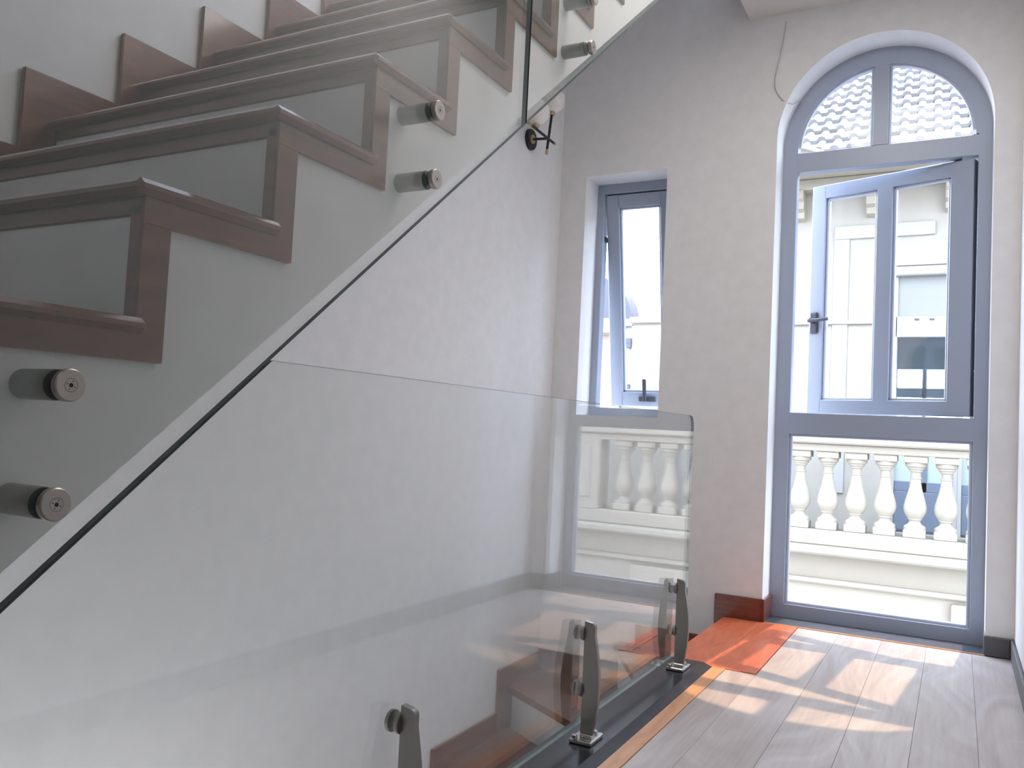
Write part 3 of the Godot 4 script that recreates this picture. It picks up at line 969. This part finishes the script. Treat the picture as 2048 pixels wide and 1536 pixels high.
# ---------------------------------------------------------------- outside
func build_outside() -> void:
	var st := st_new()
	bx(st, Vector3(-30, -6.2, -40), Vector3(30, -6.0, 30))
	tag(obj("ground", st, M.render_shade), "", "", "", "structure")
	var h := thing("opposite_house", "cream rendered house across the lane with balcony, corbels and grey tiled roof", "house")
	var zw := -7.4
	# facade with door opening  (x -0.55 .. 0.55, y 0.1 .. 2.28)
	st = st_new()
	bx(st, Vector3(-1.75, -6, zw - 0.25), Vector3(-0.55, 3.05, zw))
	bx(st, Vector3(0.56, -6, zw - 0.25), Vector3(6, 3.05, zw))
	bx(st, Vector3(-0.55, 2.28, zw - 0.25), Vector3(0.56, 3.05, zw))
	bx(st, Vector3(-0.55, -6, zw - 0.25), Vector3(0.56, 0.12, zw))
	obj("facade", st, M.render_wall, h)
	# frieze panel, band, corbels, cornice
	st = st_new()
	bx(st, Vector3(-0.95, 2.52, zw), Vector3(-0.19, 2.63, zw + 0.02), 0.004)
	bx(st, Vector3(-0.95, 0.4, zw), Vector3(-0.83, 2.52, zw + 0.015), 0.004)
	obj("frieze_panel", st, M.render_shade, h)
	st = st_new()
	bx(st, Vector3(-1.8, 2.93, zw), Vector3(3, 3.02, zw + 0.16), 0.01)
	bx(st, Vector3(-1.85, 3.02, zw), Vector3(3, 3.10, zw + 0.3), 0.015)
	bx(st, Vector3(-1.78, 1.80, zw), Vector3(-0.62, 1.83, zw + 0.03), 0.006)
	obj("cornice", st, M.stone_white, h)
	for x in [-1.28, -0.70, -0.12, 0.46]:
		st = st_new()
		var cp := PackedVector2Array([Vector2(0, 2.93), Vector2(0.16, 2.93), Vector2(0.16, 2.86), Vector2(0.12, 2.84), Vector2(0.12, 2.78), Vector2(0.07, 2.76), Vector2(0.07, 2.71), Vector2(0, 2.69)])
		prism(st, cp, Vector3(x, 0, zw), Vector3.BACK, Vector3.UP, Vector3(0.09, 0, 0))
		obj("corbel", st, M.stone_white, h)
	build_door(h, zw)
	build_roof(h)
	build_balcony(h)
	build_neighbour()

func build_door(h: Node3D, zw: float) -> void:
	var d := sub("balcony_door", h)
	var z := zw - 0.06
	var st := st_new()
	# stone lintel and grey blind box over the door
	bx(st, Vector3(-0.55, 2.2, zw - 0.2), Vector3(0.56, 2.28, zw - 0.01), 0.01)
	obj("lintel", st, M.render_shade, d)
	st = st_new()
	bx(st, Vector3(-0.52, 1.87, z - 0.05), Vector3(0.54, 2.2, z - 0.02))
	obj("transom_pane", st, M.blind, d)
	st = st_new()
	bx(st, Vector3(-0.55, 0.12, z - 0.06), Vector3(-0.455, 2.2, z), 0.004)
	bx(st, Vector3(0.45, 0.12, z - 0.06), Vector3(0.56, 2.2, z), 0.004)
	bx(st, Vector3(-0.47, 1.70, z - 0.06), Vector3(0.46, 1.87, z), 0.004)
	for x in [-0.03, 0.0]:
		bx(st, Vector3(x, 0.12, z - 0.06), Vector3(x + 0.03, 1.71, z - 0.004), 0.004)
	obj("door_frame", st, M.door_frame, d)
	st = st_new()
	for x in [-0.33, -0.22]:
		bx(st, Vector3(x, 1.835, z), Vector3(x + 0.035, 1.85, z + 0.004))
	obj("vent_slot", st, M.handle, d)
	st = st_new()
	for a in [[-0.455, -0.03], [0.03, 0.45]]:
		bx(st, Vector3(a[0], 0.14, z - 0.05), Vector3(a[1], 0.45, z - 0.015), 0.004)
		bx(st, Vector3(a[0], 0.45, z - 0.05), Vector3(a[1], 0.53, z - 0.02), 0.004)
		var mid: float = (a[0] + a[1]) / 2
		bx(st, Vector3(mid - 0.03, 0.45, z - 0.05), Vector3(mid + 0.03, 1.0, z - 0.02), 0.004)
		bx(st, Vector3(a[0], 0.95, z - 0.05), Vector3(a[1], 1.0, z - 0.02), 0.004)
	obj("door_leaf", st, M.door_dark, d)
	for a in [[-0.455, -0.2725], [-0.2125, -0.03], [0.03, 0.21], [0.27, 0.45]]:
		st = st_new()
		bx(st, Vector3(a[0], 0.53, z - 0.04), Vector3(a[1], 0.95, z - 0.034))
		obj("frosted_pane", st, M.frost, d)
	st = st_new()
	bx(st, Vector3(-0.455, 1.0, z - 0.04), Vector3(0.45, 1.7, z - 0.036))
	obj("clear_pane", st, M.pane, d)
	# added room and arched window, built in place of the door-glass reflection
	st = st_new()
	var zr := zw - 2.2
	bx(st, Vector3(-1.6, 0, zr - 0.1), Vector3(-0.575, 3, zr))
	bx(st, Vector3(0.55, 0, zr - 0.1), Vector3(1.6, 3, zr))
	bx(st, Vector3(-0.575, 1.62, zr - 0.1), Vector3(0.55, 3, zr))
	bx(st, Vector3(-0.575, 0, zr - 0.1), Vector3(0.55, 0.9, zr))
	bx(st, Vector3(-1.6, 0, zr), Vector3(-1.5, 3, zw - 0.25))
	bx(st, Vector3(1.5, 0, zr), Vector3(1.6, 3, zw - 0.25))
	bx(st, Vector3(-1.6, 2.9, zr - 0.1), Vector3(1.6, 3.0, zw - 0.25))
	bx(st, Vector3(-1.6, -0.1, zr - 0.1), Vector3(1.6, 0.0, zw - 0.25))
	obj("inner_room", st, M.room_dark, d)
	st = st_new()
	bx(st, Vector3(-0.575, 1.328, zr - 0.08), Vector3(0.55, 1.424, zr - 0.02))
	bx(st, Vector3(-0.338, 0.9, zr - 0.08), Vector3(-0.298, 1.63, zr - 0.02))
	bx(st, Vector3(0.1, 0.9, zr - 0.08), Vector3(0.16, 1.6, zr - 0.02))
	var ar := arc(0.0, 1.62, 0.44, 0, 180, 32)
	prism(st, ar, Vector3(0, 0, zr), Vector3.RIGHT, Vector3.UP, Vector3(0, 0, 0.03))
	obj("reflection_window", st, M.reflection_frame, d)

func tile_mesh(cols: int) -> ArrayMesh:
	# S shaped clay tile: a barrel and a flat pan, origin at its lower left corner, v runs up the slope
	var st := st_new()
	var P := 0.1232
	var prof := []
	for i in 9:
		var a := PI * i / 8.0
		prof.append(Vector2(0.033 - 0.033 * cos(a), 0.026 * sin(a) + 0.002))
	prof.append(Vector2(0.072, 0.0))
	prof.append(Vector2(P - 0.003, 0.0))
	prof.append(Vector2(P, 0.002))
	var T := 0.036
	var Lg := 0.31
	for c in cols:
		for i in prof.size() - 1:
			var a: Vector2 = prof[i] + Vector2(c * P, 0)
			var b: Vector2 = prof[i + 1] + Vector2(c * P, 0)
			# local axes: x across, y up the slope (-> along), z off the slope
			quad(st, Vector3(a.x, 0, a.y + T), Vector3(b.x, 0, b.y + T), Vector3(b.x, Lg, b.y), Vector3(a.x, Lg, a.y), Vector3(0, 0.1, 1), 1 if i < 8 else -1)
			quad(st, Vector3(a.x, 0, a.y), Vector3(b.x, 0, b.y), Vector3(b.x, 0, b.y + T), Vector3(a.x, 0, a.y + T), Vector3(0, -1, 0))
	return put_mesh(st)

func build_roof(h: Node3D) -> void:
	var t := deg_to_rad(35.4)
	var up := Vector3(0, sin(t), -cos(t))
	var nrm := Vector3(0, cos(t), sin(t))
	var o := Vector3(-1.031, 3.156, -7.0)
	var gauge := 0.283
	var P := 0.1232
	var rf := sub("roof", h)
	var st := st_new()
	var q0 := o - up * 0.16 - nrm * 0.012
	var q1 := o + up * 2.8 - nrm * 0.012
	prism(st, PackedVector2Array([Vector2(0, 0), Vector2(5.1, 0), Vector2(5.1, 1), Vector2(0, 1)]), Vector3(-2.1, q0.y, q0.z), Vector3.RIGHT, q1 - q0 - Vector3(q1.x - q0.x, 0, 0), -nrm * 0.08)
	obj("roof_deck", st, M.render_shade, rf)
	var mesh := tile_mesh(1)
	var bas := Basis(Vector3.RIGHT, up, nrm)
	var far := st_new()
	var rng := RandomNumberGenerator.new()
	rng.seed = 7
	for row in 10:
		for col in range(-8, 26):
			var at := o + up * (0.235 - gauge + gauge * row) + Vector3(-0.042 + P * col - 0.008 * row, 0, 0)
			var pos := Transform3D(bas, at)
			if col >= -3 and col <= 10:
				var m := inst("roof_tile", mesh, M["tile%d" % rng.randi_range(0, 2)], rf)
				m.transform = pos
			else:
				far.append_from(mesh, 0, pos)
	var fo := inst("far_tile", far.commit(), M.tile1, rf)
	tag(fo, "", "", "", "stuff")
	st = st_new()
	var rp := o + up * 2.78
	tube(st, [Vector3(-2.1, rp.y, rp.z), Vector3(3, rp.y, rp.z)], 0.07, 12)
	obj("ridge_cap", st, M.tile2, rf)
	# back slope
	st = st_new()
	prism(st, PackedVector2Array([Vector2(0, 0), Vector2(5.1, 0), Vector2(5.1, 1), Vector2(0, 1)]), Vector3(-2.1, q1.y, q1.z), Vector3.RIGHT, Vector3(0, -1.6, -2.3), Vector3(0, -0.08, 0))
	obj("back_slope", st, M.tile1, rf)
	# white flashing of the small gable at the lower left
	st = st_new()
	prism(st, PackedVector2Array([Vector2(-1.45, 3.33), Vector2(-0.98, 3.13), Vector2(-0.98, 3.10), Vector2(-1.45, 3.29)]), Vector3(0, 0, -6.98), Vector3.RIGHT, Vector3.UP, Vector3(0, 0, 0.1))
	prism(st, PackedVector2Array([Vector2(-1.45, 3.29), Vector2(-0.98, 3.10), Vector2(-1.45, 3.10)]), Vector3(0, 0, -6.98), Vector3.RIGHT, Vector3.UP, Vector3(0, 0, 0.04))
	obj("gable_flashing", st, M.stone_white, rf)

func build_balcony(h: Node3D) -> void:
	var b := sub("balustrade", h)
	var zb := -6.5
	var st := st_new()
	# coping over the balusters, two steps
	bx(st, Vector3(-4.2, 0.80, zb - 0.13), Vector3(2.6, 0.92, zb + 0.13), 0.012)
	bx(st, Vector3(-4.2, 0.745, zb - 0.09), Vector3(2.6, 0.80, zb + 0.09), 0.006)
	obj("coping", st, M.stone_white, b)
	st = st_new()
	bx(st, Vector3(-4.2, 0.07, zb - 0.2), Vector3(2.6, 0.18, zb + 0.1), 0.01)
	bx(st, Vector3(-4.2, 0.01, zb - 0.8), Vector3(2.6, 0.07, zb + 0.18), 0.015)
	bx(st, Vector3(-4.2, -0.17, zb - 0.8), Vector3(2.6, 0.01, zb + 0.02))
	bx(st, Vector3(-4.2, -0.21, zb - 0.8), Vector3(2.6, -0.17, zb + 0.07), 0.01)
	bx(st, Vector3(-4.2, -0.9, zb - 0.8), Vector3(2.6, -0.21, zb + 0.03))
	bx(st, Vector3(-0.02, -0.9, zb + 0.02), Vector3(0.6, -0.235, zb + 0.1), 0.01)
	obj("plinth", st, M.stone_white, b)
	for x in [0.886, -3.3]:
		st = st_new()
		bx(st, Vector3(x, 0.17, zb - 0.1), Vector3(x + 0.36, 0.80, zb + 0.1), 0.01)
		bx(st, Vector3(x + 0.08, 0.27, zb + 0.09), Vector3(x + 0.28, 0.70, zb + 0.112), 0.008)
		obj("pier", st, M.stone_white, b)
	st = st_new()
	var y0 := 0.18
	bx(st, Vector3(-0.071, 0, -0.071), Vector3(0.071, 0.055, 0.071), 0.006)
	var H := 0.565
	var prof := [Vector2(0, 0.05), Vector2(0.07, 0.05), Vector2(0.07, 0.075), Vector2(0.062, 0.083), Vector2(0.045, 0.094), Vector2(0.036, 0.108), Vector2(0.036, 0.118), Vector2(0.045, 0.125), Vector2(0.045, 0.132), Vector2(0.052, 0.142), Vector2(0.066, 0.165), Vector2(0.074, 0.195), Vector2(0.072, 0.225), Vector2(0.062, 0.265), Vector2(0.05, 0.305), Vector2(0.041, 0.345), Vector2(0.035, 0.385), Vector2(0.033, 0.405), Vector2(0.038, 0.409), Vector2(0.038, 0.417), Vector2(0.033, 0.421), Vector2(0.033, 0.455), Vector2(0.044, 0.458), Vector2(0.044, 0.47), Vector2(0.054, 0.474), Vector2(0.054, 0.486), Vector2(0.066, 0.492), Vector2(0.07, 0.507), Vector2(0.07, 0.52), Vector2(0, 0.52)]
	lathe(st, prof, Vector3.ZERO, Vector3.UP, 32)
	bx(st, Vector3(-0.075, 0.518, -0.075), Vector3(0.075, H, 0.075), 0.005)
	var mesh := put_mesh(st)
	for i in range(-13, 5):
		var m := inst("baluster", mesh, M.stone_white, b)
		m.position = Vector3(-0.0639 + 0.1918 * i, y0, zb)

func build_neighbour() -> void:
	# low garden wall continuing the facade to the left
	var st := st_new()
	bx(st, Vector3(-2.72, -6, -7.6), Vector3(-1.76, 1.84, -7.42))
	bx(st, Vector3(-2.75, 1.84, -7.64), Vector3(-1.76, 1.90, -7.38), 0.01)
	bx(st, Vector3(-2.58, 0.6, -7.425), Vector3(-1.95, 1.58, -7.405), 0.008)
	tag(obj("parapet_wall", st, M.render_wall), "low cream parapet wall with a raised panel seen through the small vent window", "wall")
	var n := thing("neighbour_house", "pale neighbouring house with grey arched gable and open gate, seen past the small vent window", "house")
	st = st_new()
	bx(st, Vector3(-6.0, -6, -9.6), Vector3(-3.42, 2.0, -9.2))
	obj("facade", st, M.pink_wall, n)
	st = st_new()
	prism(st, arc(-3.92, 2.12, 0.55, 0, 180, 40), Vector3(0, 0, -9.1), Vector3.RIGHT, Vector3.UP, Vector3(0, 0, -0.3))
	obj("arched_gable", st, mat(Color(0.36, 0.36, 0.40), 0.8), n)
	st = st_new()
	bx(st, Vector3(-4.6, 1.95, -9.2), Vector3(-3.37, 2.12, -8.9), 0.01)
	obj("cornice", st, M.stone_white, n)
	var g := sub("gate", n)
	st = st_new()
	for x in [-3.42, -3.28]:
		bx(st, Vector3(x, 0.4, -8.98), Vector3(x + 0.03, 2.04, -8.9), 0.004)
	bx(st, Vector3(-3.42, 2.02, -8.98), Vector3(-3.25, 2.06, -8.9), 0.004)
	obj("gate_frame", st, M.render_wall, g)
	st = st_new()
	bx(st, Vector3(-3.40, 0.4, -8.97), Vector3(-3.28, 2.03, -8.94))
	obj("gate_panel", st, M.door_frame, g)
	for y in [1.82, 1.3]:
		st = st_new()
		bx(st, Vector3(-3.36, y, -8.92), Vector3(-3.27, y + 0.06, -8.86), 0.004)
		bx(st, Vector3(-3.32, y - 0.05, -8.92), Vector3(-3.27, y + 0.01, -8.86), 0.004)
		obj("gate_hinge", st, M.handle, g)
